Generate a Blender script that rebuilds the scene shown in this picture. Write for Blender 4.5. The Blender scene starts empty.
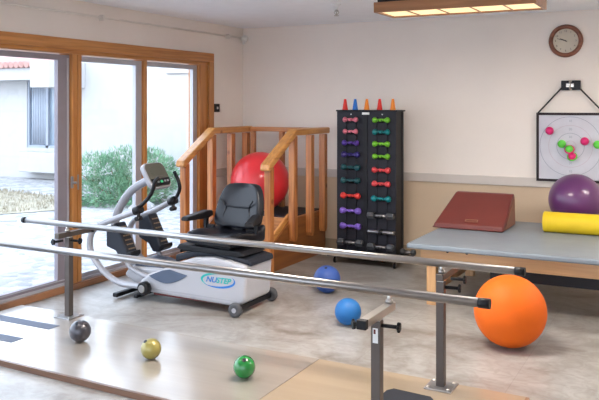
import bpy, bmesh, math, random
from mathutils import Vector, Matrix, noise
random.seed(7)
PI = math.pi
scene = bpy.context.scene
COL = scene.collection
V = Vector

# ------------------------------------------------------------------ materials
def new_mat(name):
    m = bpy.data.materials.new(name); m.use_nodes = True
    nt = m.node_tree
    return m, nt, nt.nodes['Principled BSDF']

def mat(name, col, rough=.5, metal=0., spec=.5, coat=0., vary=.06, vscale=6., bump=0., bscale=80., coat_rough=.1):
    m, nt, b = new_mat(name)
    tc = nt.nodes.new('ShaderNodeTexCoord')
    n = nt.nodes.new('ShaderNodeTexNoise'); n.inputs['Scale'].default_value = vscale; n.inputs['Detail'].default_value = 5
    nt.links.new(tc.outputs['Object'], n.inputs['Vector'])
    r = nt.nodes.new('ShaderNodeValToRGB')
    c = V(col[:3])
    r.color_ramp.elements[0].position = .3; r.color_ramp.elements[1].position = .7
    r.color_ramp.elements[0].color = (*(c * (1 - vary)), 1); r.color_ramp.elements[1].color = (*[min(1, x * (1 + vary)) for x in c], 1)
    nt.links.new(n.outputs['Fac'], r.inputs['Fac']); nt.links.new(r.outputs['Color'], b.inputs['Base Color'])
    b.inputs['Roughness'].default_value = rough; b.inputs['Metallic'].default_value = metal
    b.inputs['Specular IOR Level'].default_value = spec
    b.inputs['Coat Weight'].default_value = coat; b.inputs['Coat Roughness'].default_value = coat_rough
    if bump:
        n2 = nt.nodes.new('ShaderNodeTexNoise'); n2.inputs['Scale'].default_value = bscale; n2.inputs['Detail'].default_value = 3
        nt.links.new(tc.outputs['Object'], n2.inputs['Vector'])
        bp = nt.nodes.new('ShaderNodeBump'); bp.inputs['Strength'].default_value = bump; bp.inputs['Distance'].default_value = .004
        nt.links.new(n2.outputs['Fac'], bp.inputs['Height']); nt.links.new(bp.outputs['Normal'], b.inputs['Normal'])
    return m

def wood(name, c1, c2, axis='z', rough=.4, coat=.25, knots=True, scale=1.):
    m, nt, b = new_mat(name)
    tc = nt.nodes.new('ShaderNodeTexCoord'); mp = nt.nodes.new('ShaderNodeMapping')
    s = {'x': (1.2, 22, 22), 'y': (22, 1.2, 22), 'z': (22, 22, 1.2)}[axis]
    mp.inputs['Scale'].default_value = [k * scale for k in s]
    nt.links.new(tc.outputs['Object'], mp.inputs['Vector'])
    n = nt.nodes.new('ShaderNodeTexNoise'); n.inputs['Scale'].default_value = 1.6; n.inputs['Detail'].default_value = 6; n.inputs['Distortion'].default_value = .6
    nt.links.new(mp.outputs['Vector'], n.inputs['Vector'])
    r = nt.nodes.new('ShaderNodeValToRGB')
    r.color_ramp.elements[0].position = .32; r.color_ramp.elements[1].position = .68
    r.color_ramp.elements[0].color = (*c1, 1); r.color_ramp.elements[1].color = (*c2, 1)
    nt.links.new(n.outputs['Fac'], r.inputs['Fac'])
    out = r.outputs['Color']
    if knots:
        v = nt.nodes.new('ShaderNodeTexVoronoi'); v.inputs['Scale'].default_value = 3.4
        nt.links.new(tc.outputs['Object'], v.inputs['Vector'])
        kr = nt.nodes.new('ShaderNodeValToRGB'); kr.color_ramp.elements[0].position = .05; kr.color_ramp.elements[1].position = .11
        kr.color_ramp.elements[0].color = (.35, .22, .14, 1); kr.color_ramp.elements[1].color = (1, 1, 1, 1)
        nt.links.new(v.outputs['Distance'], kr.inputs['Fac'])
        mx = nt.nodes.new('ShaderNodeMix'); mx.data_type = 'RGBA'; mx.blend_type = 'MULTIPLY'; mx.inputs[0].default_value = .8
        nt.links.new(out, mx.inputs[6]); nt.links.new(kr.outputs['Color'], mx.inputs[7]); out = mx.outputs[2]
    nt.links.new(out, b.inputs['Base Color'])
    b.inputs['Roughness'].default_value = rough; b.inputs['Coat Weight'].default_value = coat; b.inputs['Coat Roughness'].default_value = .2
    return m

M = {}
M['wall'] = mat('wall_paint', (.88, .80, .73), .85, vary=.03, vscale=1.5, bump=.25, bscale=60)
M['wall_low'] = mat('wall_paint_lower', (.66, .51, .36), .8, vary=.03, vscale=1.5, bump=.2, bscale=60)
M['rail_paint'] = mat('rail_paint', (.62, .56, .51), .6, vary=.02)
M['ceiling'] = mat('ceiling_paint', (.93, .94, .97), .9, vary=.02, bump=.2, bscale=90)
M['baseboard'] = mat('vinyl_baseboard', (.42, .31, .20), .6)
M['oak_x'] = wood('door_oak_x', (.38, .145, .033), (.58, .25, .065), 'x')
M['oak_y'] = wood('door_oak_y', (.38, .145, .033), (.58, .25, .065), 'y', knots=False)
M['oak_z'] = wood('door_oak_z', (.38, .145, .033), (.58, .25, .065), 'z', knots=False)
M['track_y'] = wood('sill_oak_y', (.26, .115, .05), (.36, .165, .075), 'y', knots=False)
M['stair_z'] = wood('stair_pine_z', (.33, .10, .025), (.60, .24, .07), 'z')
M['stair_y'] = wood('stair_pine_y', (.46, .19, .05), (.68, .33, .09), 'y')
M['stair_x'] = wood('stair_pine_x', (.40, .14, .04), (.60, .25, .075), 'x')
M['stair_panel'] = wood('stair_plywood', (.17, .055, .014), (.28, .10, .026), 'y', scale=.5)
M['table_x'] = wood('table_maple_x', (.50, .27, .12), (.62, .36, .17), 'x', knots=False)
M['table_z'] = wood('table_maple_z', (.50, .28, .12), (.62, .37, .18), 'z', knots=False)
M['table_y'] = wood('table_maple_y', (.50, .27, .12), (.62, .36, .17), 'y', knots=False)
M['ply'] = wood('platform_plywood', (.28, .245, .21), (.33, .29, .25), 'x', rough=.3, coat=1., knots=False, scale=.35)  # left sheet; cool window reflection put into its colour
M['ply2'] = wood('platform_plywood_tan', (.33, .25, .17), (.37, .285, .195), 'x', rough=.33, coat=.6, knots=False, scale=.35)  # same plywood, warmer, without the painted window reflection
M['edge'] = wood('platform_edge', (.11, .05, .028), (.20, .095, .05), 'x', knots=False)
M['edge_y'] = wood('platform_edge_end', (.17, .085, .05), (.30, .16, .09), 'y', knots=False)
M['fix_x'] = wood('fixture_oak', (.30, .13, .05), (.42, .19, .075), 'x', knots=False)
M['clock_wood'] = wood('clock_wood', (.15, .04, .016), (.24, .07, .028), 'x', knots=False, rough=.3)
M['strip'] = mat('grip_strip_vinyl', (.10, .12, .17), .75, vary=.1, vscale=60)
M['alum'] = mat('aluminium_white', (.46, .46, .50), .4, metal=.25)
M['screen'] = mat('screen_frame_grey', (.26, .23, .26), .5, metal=.2)
M['chrome'] = mat('brushed_chrome', (.35, .335, .33), .3, metal=1., vary=.04, vscale=30)
M['steel'] = mat('steel_bar', (.55, .52, .49), .3, metal=1.)
M['post_metal'] = mat('post_bronze_metal', (.12, .10, .09), .42, metal=.7, vary=.1)
M['plate_metal'] = mat('plate_metal', (.32, .31, .31), .4, metal=.8)
M['black'] = mat('black_plastic', (.006, .006, .008), .45, spec=.3)
M['black_metal'] = mat('black_powder_coat', (.008, .008, .011), .5, spec=.35)
M['rack_panel'] = mat('rack_panel_charcoal', (.014, .014, .022), .55, spec=.35, vary=.1)
M['leather'] = mat('black_vinyl_leather', (.005, .006, .011), .38, spec=.4, coat=.12, bump=.15, bscale=120)
M['dark_grey'] = mat('dark_grey_plastic', (.016, .019, .028), .55, spec=.3)
M['navy'] = mat('slate_blue_plastic', (.07, .095, .15), .45)
M['shell'] = mat('pale_grey_shell', (.42, .42, .45), .38, vary=.02)
M['arm_grey'] = mat('silver_grey_paint', (.36, .36, .39), .35, metal=.15)
M['console'] = mat('console_face', (.10, .095, .075), .35)
M['red_trim'] = mat('red_trim', (.12, .012, .012), .5)
M['wheel'] = mat('grey_rubber', (.06, .06, .065), .6)
M['tread'] = mat('tread_tan', (.22, .15, .09), .6)
M['green_led'] = mat('green_button', (.03, .5, .2), .3)
M['white'] = mat('white_plastic', (.8, .8, .78), .4)
M['red_gloss'] = mat('red_ball_vinyl', (.80, .035, .045), .32, spec=.5, coat=.2)
M['orange_ball'] = mat('orange_ball_vinyl', (.72, .12, .003), .6, spec=.3)
M['purple_ball'] = mat('purple_ball_vinyl', (.11, .028, .12), .32, coat=.3)
M['blue_ball'] = mat('blue_ball_rubber', (.006, .12, .36), .5)
M['blue_ball2'] = mat('deep_blue_ball_rubber', (.03, .085, .33), .5)
M['grey_ball'] = mat('gunmetal_ball', (.055, .052, .062), .3, metal=.3, coat=.4)
M['gold_ball'] = mat('gold_ball_vinyl', (.32, .27, .07), .3, metal=.2, coat=.4)
M['green_ball'] = mat('green_ball_vinyl', (.006, .19, .03), .25, coat=.5)
M['vinyl_grey'] = mat('mat_table_vinyl', (.20, .235, .27), .42, bump=.1, bscale=30)
M['wedge_red'] = mat('wedge_maroon_vinyl', (.15, .028, .021), .42)
M['wedge_side'] = mat('wedge_side_vinyl', (.26, .12, .075), .6)  # reflected light on the side put in as lighter brown; carry slot shares it
M['yellow'] = mat('yellow_foam', (.72, .50, .008), .65)
M['board'] = mat('target_fabric', (.60, .60, .66), .8)
M['line'] = mat('target_line', (.30, .33, .40), .8)
M['line_pink'] = mat('target_line_faint', (.50, .40, .46), .8)
M['border'] = mat('target_border', (.02, .012, .015), .7)
M['dial'] = mat('clock_dial', (.60, .53, .42), .5)
M['ink'] = mat('clock_ink', (.06, .045, .04), .5)
M['magenta'] = mat('magenta_ball', (.72, .015, .16), .5)
M['lime_ball'] = mat('lime_ball', (.12, .62, .06), .5)
M['tealogo'] = mat('logo_teal', (.01, .40, .38), .4)
M['bluelogo'] = mat('logo_blue', (.02, .16, .50), .4)
M['cord'] = mat('strap_black', (.02, .02, .02), .8)
M['pipe_paint'] = mat('pipe_paint', (.80, .74, .67), .5)
for n_, c_ in dict(pink=(.78, .20, .27), lime=(.20, .60, .03), purple=(.10, .04, .36), navy=(.045, .03, .22), teal_dark=(.008, .085, .10),
                   teal=(.0, .20, .21), red=(.80, .045, .035), coral=(.80, .07, .08), violet=(.24, .13, .62), bright_teal=(.0, .24, .27)).items():
    M['db_' + n_] = mat('dumbbell_' + n_, tuple(k * .8 for k in c_), .45)
M['hex'] = mat('dumbbell_grey_rubber', (.055, .058, .065), .5)
M['cone_red'] = mat('cone_red', (.78, .03, .02), .4)
M['cone_blue'] = mat('cone_blue', (.01, .17, .62), .4)
M['cone_orange'] = mat('cone_orange', (.9, .26, .02), .4)
M['stucco'] = mat('white_stucco', (.43, .425, .425), .9, vary=.02, bump=.4, bscale=20)
M['stucco_warm'] = mat('cream_stucco', (.47, .44, .42), .9, vary=.02, bump=.4, bscale=20)
M['tile'] = mat('roof_tile', (.46, .26, .23), .8, vary=.2, vscale=3)
M['out_glass'] = mat('house_window_glass', (.20, .25, .31), .15, vary=.2, vscale=2)
M['out_frame'] = mat('house_window_frame', (.28, .31, .37), .6)
M['curtain'] = mat('house_curtain', (.36, .40, .47), .8)
M['leaf'] = mat('juniper_leaf', (.17, .32, .19), .7, vary=.45, vscale=5)
M['leaf_pale'] = mat('pale_shrub_leaf', (.30, .46, .26), .7, vary=.35, vscale=5)
M['stem'] = mat('shrub_stem', (.18, .12, .07), .8)
M['lawn'] = mat('lawn_grass', (.31, .27, .20), .9, vary=.22, vscale=2.5, bump=.6, bscale=60)
M['kerb'] = mat('edging_concrete', (.40, .40, .44), .85)

def gravel():
    m, nt, b = new_mat('gravel_ground')
    tc = nt.nodes.new('ShaderNodeTexCoord')
    v = nt.nodes.new('ShaderNodeTexVoronoi'); v.inputs['Scale'].default_value = 9
    n = nt.nodes.new('ShaderNodeTexNoise'); n.inputs['Scale'].default_value = 1.2; n.inputs['Detail'].default_value = 4
    nt.links.new(tc.outputs['Object'], v.inputs['Vector']); nt.links.new(tc.outputs['Object'], n.inputs['Vector'])
    r = nt.nodes.new('ShaderNodeValToRGB')
    e = r.color_ramp.elements
    e[0].position = 0; e[0].color = (.46, .45, .44, 1); e[1].position = 1; e[1].color = (.13, .13, .145, 1)
    k = e.new(.5); k.color = (.34, .33, .33, 1)
    a = nt.nodes.new('ShaderNodeMath'); a.operation = 'MULTIPLY_ADD'; a.inputs[1].default_value = .55
    s = nt.nodes.new('ShaderNodeMath'); s.operation = 'MULTIPLY'; s.inputs[1].default_value = .45
    sep = nt.nodes.new('ShaderNodeSeparateColor'); nt.links.new(v.outputs['Color'], sep.inputs[0])
    nt.links.new(n.outputs['Fac'], s.inputs[0]); nt.links.new(sep.outputs[0], a.inputs[0]); nt.links.new(s.outputs[0], a.inputs[2])
    nt.links.new(a.outputs[0], r.inputs['Fac']); nt.links.new(r.outputs['Color'], b.inputs['Base Color'])
    b.inputs['Roughness'].default_value = .95
    bp = nt.nodes.new('ShaderNodeBump'); bp.inputs['Strength'].default_value = .8; bp.inputs['Distance'].default_value = .03; bp.invert = True
    nt.links.new(v.outputs['Distance'], bp.inputs['Height']); nt.links.new(bp.outputs['Normal'], b.inputs['Normal'])
    return m
M['gravel'] = gravel()

def floor_mat():
    m, nt, b = new_mat('stone_pattern_vinyl')
    L = nt.links.new
    tc = nt.nodes.new('ShaderNodeTexCoord')
    n1 = nt.nodes.new('ShaderNodeTexNoise'); n1.inputs['Scale'].default_value = 1.6; n1.inputs['Detail'].default_value = 8; n1.inputs['Distortion'].default_value = 1.4; n1.inputs['Roughness'].default_value = .62
    n2 = nt.nodes.new('ShaderNodeTexNoise'); n2.inputs['Scale'].default_value = 7; n2.inputs['Detail'].default_value = 8; n2.inputs['Distortion'].default_value = 2.2
    mp = nt.nodes.new('ShaderNodeMapping'); mp.inputs['Rotation'].default_value = (0, 0, .6); mp.inputs['Scale'].default_value = (1, 1.25, 1)
    L(tc.outputs['Object'], mp.inputs['Vector']); L(mp.outputs['Vector'], n1.inputs['Vector']); L(mp.outputs['Vector'], n2.inputs['Vector'])
    r = nt.nodes.new('ShaderNodeValToRGB'); e = r.color_ramp.elements
    e[0].position = .34; e[0].color = (.20, .175, .15, 1); e[1].position = .62; e[1].color = (.36, .35, .335, 1)
    k = e.new(.5); k.color = (.305, .29, .275, 1)
    L(n1.outputs['Fac'], r.inputs['Fac'])
    r2 = nt.nodes.new('ShaderNodeValToRGB'); e = r2.color_ramp.elements
    e[0].position = .38; e[0].color = (.80, .765, .72, 1); e[1].position = .58; e[1].color = (1.05, 1.05, 1.05, 1)
    L(n2.outputs['Fac'], r2.inputs['Fac'])
    mx = nt.nodes.new('ShaderNodeMix'); mx.data_type = 'RGBA'; mx.blend_type = 'MULTIPLY'; mx.inputs[0].default_value = .8
    L(r.outputs['Color'], mx.inputs[6]); L(r2.outputs['Color'], mx.inputs[7])
    br = nt.nodes.new('ShaderNodeTexBrick'); br.offset = 0; br.inputs['Scale'].default_value = 1; br.inputs['Mortar Size'].default_value = .003
    br.inputs['Brick Width'].default_value = .92; br.inputs['Row Height'].default_value = .92; br.inputs['Mortar Smooth'].default_value = .3
    br.inputs['Color1'].default_value = (1, 1, 1, 1); br.inputs['Color2'].default_value = (.97, .97, .97, 1); br.inputs['Mortar'].default_value = (.72, .70, .68, 1)
    L(tc.outputs['Object'], br.inputs['Vector'])
    m2 = nt.nodes.new('ShaderNodeMix'); m2.data_type = 'RGBA'; m2.blend_type = 'MULTIPLY'; m2.inputs[0].default_value = .6
    L(mx.outputs[2], m2.inputs[6]); L(br.outputs['Color'], m2.inputs[7]); L(m2.outputs[2], b.inputs['Base Color'])
    rr = nt.nodes.new('ShaderNodeMapRange'); rr.inputs[3].default_value = .24; rr.inputs[4].default_value = .42
    L(n2.outputs['Fac'], rr.inputs[0]); L(rr.outputs[0], b.inputs['Roughness'])
    b.inputs['Specular IOR Level'].default_value = .6
    return m
M['floor'] = floor_mat()

def glass():
    m = bpy.data.materials.new('window_glass'); m.use_nodes = True; nt = m.node_tree
    nt.nodes.clear()
    o = nt.nodes.new('ShaderNodeOutputMaterial'); mx = nt.nodes.new('ShaderNodeMixShader')
    t = nt.nodes.new('ShaderNodeBsdfTransparent'); t.inputs[0].default_value = (.95, .97, .98, 1)
    g = nt.nodes.new('ShaderNodeBsdfGlossy'); g.inputs['Roughness'].default_value = .02
    lw_ = nt.nodes.new('ShaderNodeLayerWeight'); lw_.inputs[0].default_value = .5
    pw = nt.nodes.new('ShaderNodeMath'); pw.operation = 'POWER'; pw.inputs[1].default_value = 5
    f = nt.nodes.new('ShaderNodeMath'); f.operation = 'MULTIPLY_ADD'; f.inputs[1].default_value = .6; f.inputs[2].default_value = .02
    nt.links.new(lw_.outputs['Facing'], pw.inputs[0]); nt.links.new(pw.outputs[0], f.inputs[0])
    nt.links.new(f.outputs[0], mx.inputs[0]); nt.links.new(t.outputs[0], mx.inputs[1]); nt.links.new(g.outputs[0], mx.inputs[2]); nt.links.new(mx.outputs[0], o.inputs[0])
    return m
M['glass'] = glass()
def emis(name, col, s):
    m, nt, b = new_mat(name)
    b.inputs['Base Color'].default_value = (*col, 1); b.inputs['Emission Color'].default_value = (*col, 1); b.inputs['Emission Strength'].default_value = s
    return m
M['lens'] = emis('fluorescent_lens', (1., .80, .46), .52)
M['lens_rear'] = emis('fluorescent_lens_rear', (1., .95, .90), 4.)  # this and the next two: lenses of the added unseen fill fixtures
M['lens_strong'] = emis('fluorescent_lens_far', (1., .92, .83), 34.)
M['lens_side'] = emis('fluorescent_lens_side', (1., .93, .86), 26.)

# ------------------------------------------------------------------ mesh builder (world coordinates)
class MB:
    def __init__(s): s.bm = bmesh.new(); s.smooth = False
    def _add(s, verts, faces, smooth=False):
        vs = [s.bm.verts.new(v) for v in verts]
        for f in faces:
            try:
                ff = s.bm.faces.new([vs[i] for i in f]); ff.smooth = smooth
            except ValueError: pass
        return vs
    def box(s, a, b, bevel=0, seg=2, mtx=None):
        (x0, y0, z0), (x1, y1, z1) = a, b
        p = [(x, y, z) for x in (x0, x1) for y in (y0, y1) for z in (z0, z1)]
        if mtx: p = [mtx @ V(q) for q in p]
        vs = s._add(p, [(0, 1, 3, 2), (4, 6, 7, 5), (0, 4, 5, 1), (2, 3, 7, 6), (0, 2, 6, 4), (1, 5, 7, 3)])
        if bevel:
            ed = {e for v in vs for e in v.link_edges}
            bmesh.ops.bevel(s.bm, geom=list(ed), offset=bevel, segments=seg, affect='EDGES', profile=.5)
        return s
    def prism(s, poly, axis, a, b, bevel=0, seg=2, mtx=None):
        # poly: 2-D points; axis 'x': (y,z), 'y': (x,z), 'z': (x,y)
        def mk(p, t):
            q = {'x': (t, p[0], p[1]), 'y': (p[0], t, p[1]), 'z': (p[0], p[1], t)}[axis]
            return mtx @ V(q) if mtx else q
        n = len(poly)
        pts = [mk(p, a) for p in poly] + [mk(p, b) for p in poly]
        fs = [tuple(range(n)), tuple(range(2 * n - 1, n - 1, -1))] + [(i, i + n, (i + 1) % n + n, (i + 1) % n) for i in range(n)]
        vs = s._add(pts, fs)
        bmesh.ops.recalc_face_normals(s.bm, faces=list({f for v in vs for f in v.link_faces}))
        if bevel:
            ed = {e for v in vs for e in v.link_edges}
            bmesh.ops.bevel(s.bm, geom=list(ed), offset=bevel, segments=seg, affect='EDGES', profile=.5)
        return s
    def tube(s, pts, r, n=12, cap=True, flat=None, smooth_path=0):
        pts = [V(p) for p in pts]
        if smooth_path:
            out = []
            for i in range(len(pts) - 1):
                p0 = pts[max(i - 1, 0)]; p1 = pts[i]; p2 = pts[i + 1]; p3 = pts[min(i + 2, len(pts) - 1)]
                for k in range(smooth_path):
                    t = k / smooth_path
                    out.append(.5 * ((2 * p1) + (p2 - p0) * t + (2 * p0 - 5 * p1 + 4 * p2 - p3) * t * t + (3 * p1 - p0 - 3 * p2 + p3) * t ** 3))
            out.append(pts[-1]); pts = out
        rings = []
        m = len(pts); up = None
        for i, p in enumerate(pts):
            d = (pts[min(i + 1, m - 1)] - pts[max(i - 1, 0)]).normalized()
            if up is None:
                up = V((0, 1, 0)) if abs(d.y) < .9 else V((0, 0, 1))
            u = d.cross(up)
            if u.length < 1e-4: u = d.cross(V((1, 0, 0)))
            u.normalize(); w = u.cross(d).normalized(); up = w
            rr = r(i / (m - 1)) if callable(r) else r
            ru, rw = (rr, rr) if not flat else (rr, rr * flat)
            rings.append([s.bm.verts.new(p + u * (math.cos(2 * PI * k / n) * ru) + w * (math.sin(2 * PI * k / n) * rw)) for k in range(n)])
        for a, b in zip(rings, rings[1:]):
            for k in range(n):
                f = s.bm.faces.new((a[k], a[(k + 1) % n], b[(k + 1) % n], b[k])); f.smooth = True
        if cap:
            s.bm.faces.new(rings[0][::-1]); s.bm.faces.new(rings[-1])
        return s
    def bar(s, a, b, w, h, bevel=0):
        # rectangular bar from a to b; w across horizontally, h the other way
        a, b = V(a), V(b); d = (b - a); L = d.length; d.normalize()
        u = d.cross(V((0, 0, 1)))
        if u.length < 1e-4: u = V((1, 0, 0))
        u.normalize(); t = u.cross(d)
        m = Matrix(((u.x, d.x, t.x, a.x), (u.y, d.y, t.y, a.y), (u.z, d.z, t.z, a.z), (0, 0, 0, 1)))
        return s.box((-w / 2, 0, -h / 2), (w / 2, L, h / 2), bevel, 2, m)
    def sphere(s, c, r, n=32, sc=(1, 1, 1)):
        m = Matrix.Translation(V(c)) @ Matrix.Diagonal((r * sc[0], r * sc[1], r * sc[2], 1))
        g = bmesh.ops.create_uvsphere(s.bm, u_segments=n, v_segments=n // 2, radius=1, matrix=m)
        for v in g['verts']:
            for f in v.link_faces: f.smooth = True
        return s
    def lathe(s, prof, c, axis='z', n=24, smooth=True):
        rings = []
        c = V(c)
        for r, t in prof:
            ring = []
            for k in range(n):
                a = 2 * PI * k / n; x, y = math.cos(a) * r, math.sin(a) * r
                q = {'z': (x, y, t), 'x': (t, x, y), 'y': (x, t, y)}[axis]
                ring.append(s.bm.verts.new(c + V(q)))
            rings.append(ring)
        for a, b in zip(rings, rings[1:]):
            for k in range(n):
                f = s.bm.faces.new((a[k], a[(k + 1) % n], b[(k + 1) % n], b[k])); f.smooth = smooth
        s.bm.faces.new(rings[0][::-1]); s.bm.faces.new(rings[-1])
        bmesh.ops.recalc_face_normals(s.bm, faces=s.bm.faces)
        return s

ORG = {}
def obj(name, mb, m, parent=None, subsurf=0, auto=True):
    bm = mb.bm
    bmesh.ops.recalc_face_normals(bm, faces=bm.faces)
    if parent is None:
        xs = [v.co for v in bm.verts]
        o0 = V(((min(v.x for v in xs) + max(v.x for v in xs)) / 2, (min(v.y for v in xs) + max(v.y for v in xs)) / 2, min(v.z for v in xs)))
    else: o0 = ORG[parent]
    for v in bm.verts: v.co -= o0
    me = bpy.data.meshes.new(name); bm.to_mesh(me); bm.free()
    o = bpy.data.objects.new(name, me); COL.objects.link(o)
    me.materials.append(M[m] if isinstance(m, str) else m)
    if parent is None: o.location = o0
    else: o.parent = parent
    ORG[o] = o0
    if subsurf:
        md = o.modifiers.new('smooth', 'SUBSURF'); md.levels = subsurf; md.render_levels = subsurf
        for p in me.polygons: p.use_smooth = True
    return o
def thing(name, label, cat, loc=(0, 0, 0), group=None):
    o = bpy.data.objects.new(name, None); COL.objects.link(o); o.empty_display_size = .1
    o.location = loc; ORG[o] = V(loc); o['label'] = label; o['category'] = cat
    if group: o['group'] = group
    return o
def tag(o, label, cat, group=None, kind=None):
    o['label'] = label; o['category'] = cat
    if group: o['group'] = group
    if kind: o['kind'] = kind
    return o
def struct(name, mb, m, parent=None):
    o = obj(name, mb, m, parent)
    if parent is None: o['kind'] = 'structure'
    return o
def text(name, body, size, m, loc, rot, parent, shear=0, ext=.0008, sx=1, off=0.):
    cu = bpy.data.curves.new(name, 'FONT'); cu.body = body; cu.size = size; cu.align_x = 'CENTER'; cu.align_y = 'CENTER'; cu.extrude = ext; cu.shear = shear
    cu.materials.append(M[m])
    cu.offset = off
    tmp = bpy.data.objects.new(name + '_src', cu)
    me = bpy.data.meshes.new_from_object(tmp); bpy.data.objects.remove(tmp); bpy.data.curves.remove(cu)
    if not me.materials: me.materials.append(M[m])
    me.name = name
    o = bpy.data.objects.new(name, me); COL.objects.link(o)
    o.location = V(loc) - (ORG[parent] if parent else V((0, 0, 0))); o.rotation_euler = rot; o.scale = (sx, 1, 1)
    if parent: o.parent = parent
    ORG[o] = V(loc)
    return o

# ------------------------------------------------------------------ the room
RX, RY, RZ = 7.4, -9.8, 2.44
struct('floor', MB().box((-.06, RY - .1, -.12), (RX + .1, .1, 0)), 'floor')
struct('ceiling', MB().box((-.15, RY - .1, RZ), (RX + .1, .12, RZ + .15)), 'ceiling')
struct('wall_back', MB().box((-.15, 0, .80), (RX + .1, .15, RZ)), 'wall')
struct('wall_back_lower', MB().box((-.15, 0, 0), (RX + .1, .15, .80)), 'wall_low')
struct('wall_right', MB().box((RX, RY, 0), (RX + .1, 0, RZ)), 'wall')
struct('wall_front', MB().box((-.15, RY - .1, 0), (.4, RY, RZ)).box((7.0, RY - .1, 0), (RX + .1, RY, RZ)).box((.4, RY - .1, 2.12), (7.0, RY, RZ)), 'wall')
for k in range(4):  # run of windows behind the camera, added to light the back wall
    xa = .4 + 1.65 * k; f_ = MB()
    f_.box((xa, RY - .08, 0), (xa + .06, RY - .02, 2.12)).box((xa + 1.59, RY - .08, 0), (xa + 1.65, RY - .02, 2.12)).box((xa + .06, RY - .08, 0), (xa + 1.59, RY - .02, .08)).box((xa + .06, RY - .08, 2.05), (xa + 1.59, RY - .02, 2.12))
    f_ = struct('window_%d' % (5 + k), f_, 'oak_z')
    obj('pane', MB().box((xa + .06, RY - .053, .08), (xa + 1.59, RY - .047, 2.05)), 'glass', f_)
DY1, DY0, DZ = -.70, -9.2, 2.05            # opening of the left wall's glazed doors, extended out of view for more daylight
struct('wall_left', MB().box((-.15, DY1, 0), (0, 0, RZ)).box((-.15, DY0, DZ), (0, DY1, RZ)).box((-.15, RY, 0), (0, DY0, RZ)), 'wall')
struct('trim_1', MB().box((0, -.022, .775), (RX, 0, .862), .004), 'rail_paint')      # chair rail, back wall
struct('trim_2', MB().box((0, DY1 + .09, .775), (.018, -.022, .862), .004), 'rail_paint')
struct('baseboard_back', MB().box((0, -.012, 0), (RX, 0, .11), .003), 'baseboard')
struct('baseboard_left', MB().box((0, DY1 + .08, 0), (.012, -.012, .11), .003), 'baseboard')
struct('baseboard_right', MB().box((RX - .012, RY, 0), (RX, -.012, .11), .003), 'baseboard')

# casing around the doors (sits on the wall face)
struct('trim_3', MB().box((0, DY0 - .09, DZ - .03), (.022, DY1 + .075, 2.112), .003), 'oak_y')
struct('trim_4', MB().box((0, DY1 - .01, 0), (.022, DY1 + .075, DZ - .03), .003), 'oak_z')
struct('trim_5', MB().box((0, DY0 - .09, 0), (.022, DY0 + .01, DZ - .03), .003), 'oak_z')
# head and sill of the frame
struct('trim_6', MB().box((-.15, DY0, 1.985), (-.005, DY1, DZ)), 'oak_y')
struct('trim_7', MB().box((-.15, DY0, 0), (.006, DY1, .055), .003), 'track_y')
struct('trim_8', MB().box((-.085, DY0, .055), (-.018, DY1, .078), .002), 'alum')
# wooden mullions: right jamb, fixed post, post between the big panes, left jamb
struct('trim_9', MB().box((-.15, -.86, .055), (-.005, DY1, 1.985), .003), 'oak_z')
struct('trim_10', MB().box((-.15, -2.715, .055), (0, -2.655, 1.985), .004).box((-.15, -2.64, .055), (-.01, -2.59, 1.985), .004), 'oak_z')
struct('trim_11', MB().box((-.13, -1.765, .055), (-.008, -1.72, 1.985), .004), 'oak_z')
struct('trim_12', MB().box((-.15, DY0, .055), (-.005, DY0 + .08, 1.985), .004), 'oak_z')
def pane(n, y0, y1, fm, fw=.045, x=-.07, fr=None):
    w = MB()
    fr = fr or fw
    w.box((x - .02, y0, .078), (x + .02, y0 + fw, 1.975)).box((x - .02, y1 - fr, .078), (x + .02, y1, 1.975))
    w.box((x - .02, y0 + fw, .078), (x + .02, y1 - fr, .112)).box((x - .02, y0 + fw, 1.93), (x + .02, y1 - fr, 1.975))
    f = struct('window_%d' % n, w, fm)
    g = obj('pane', MB().box((x - .003, y0 + fw, .112), (x + .003, y1 - fr, 1.93)), 'glass', f)
    return f
w1 = pane(1, -5.54, -2.715, 'screen', .05, -.05, .13)
struct('trim_14', MB().box((-.15, -5.66, .055), (-.005, -5.54, 1.985), .004), 'oak_z')
w4 = pane(4, -9.12, -5.66, 'screen', .05, -.05, .05)  # added pane of the unseen extension, lets in more daylight
obj('white_bead', MB().box((-.03, -2.745, .10), (-.024, -2.728, 1.95)).box((-.03, -5.4, .098), (-.024, -2.745, .106)), 'alum', w1)
lk = obj('latch', MB().box((.0, -2.735, .86), (.012, -2.705, .96), .004).box((.012, -2.73, .90), (.04, -2.712, .915), .003).sphere((.045, -2.72, .908), .012, 12), 'plate_metal', w1)
w2 = pane(2, -2.59, -1.765, 'alum', .022, -.06, .085)
obj('lock_plate', MB().box((.0, -2.655, .84), (.008, -2.64, .97), .003), 'plate_metal', w2)
w3 = pane(3, -1.72, -.86, 'alum', .022, -.06, .07)

# light switch on the strip of left wall
t = thing('light_switch', 'small black switch plate on the wall right of the wooden door casing', 'switch', (0, -.54, 1.49))
obj('plate', MB().box((0, -.60, 1.48), (.012, -.50, 1.57), .004), 'black', t)
obj('toggle', MB().box((.012, -.562, 1.512), (.02, -.538, 1.538), .002), 'steel', t)

# thin painted pipe above the doors
t = thing('wall_pipe', 'thin cream painted pipe running above the doors to the room corner', 'pipe', (.02, -3, 2.32))
obj('pipe', MB().tube([(.035, -6.0, 2.322), (.035, -.06, 2.322)], .009, 10), 'pipe_paint', t)
for y in (-4.2, -2.378, -.36):
    obj('bracket', MB().box((0, y - .012, 2.295), (.05, y + .012, 2.345), .003), 'pipe_paint', t)
obj('end_fitting', MB().lathe([(.012, -.1), (.03, -.075), (.042, -.045), (.042, -.03), (.02, -.0)], (.045, 0, 2.315), 'y', 20).box((.03, -.075, 2.25), (.055, -.05, 2.30), .004), 'white', t)

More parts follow.
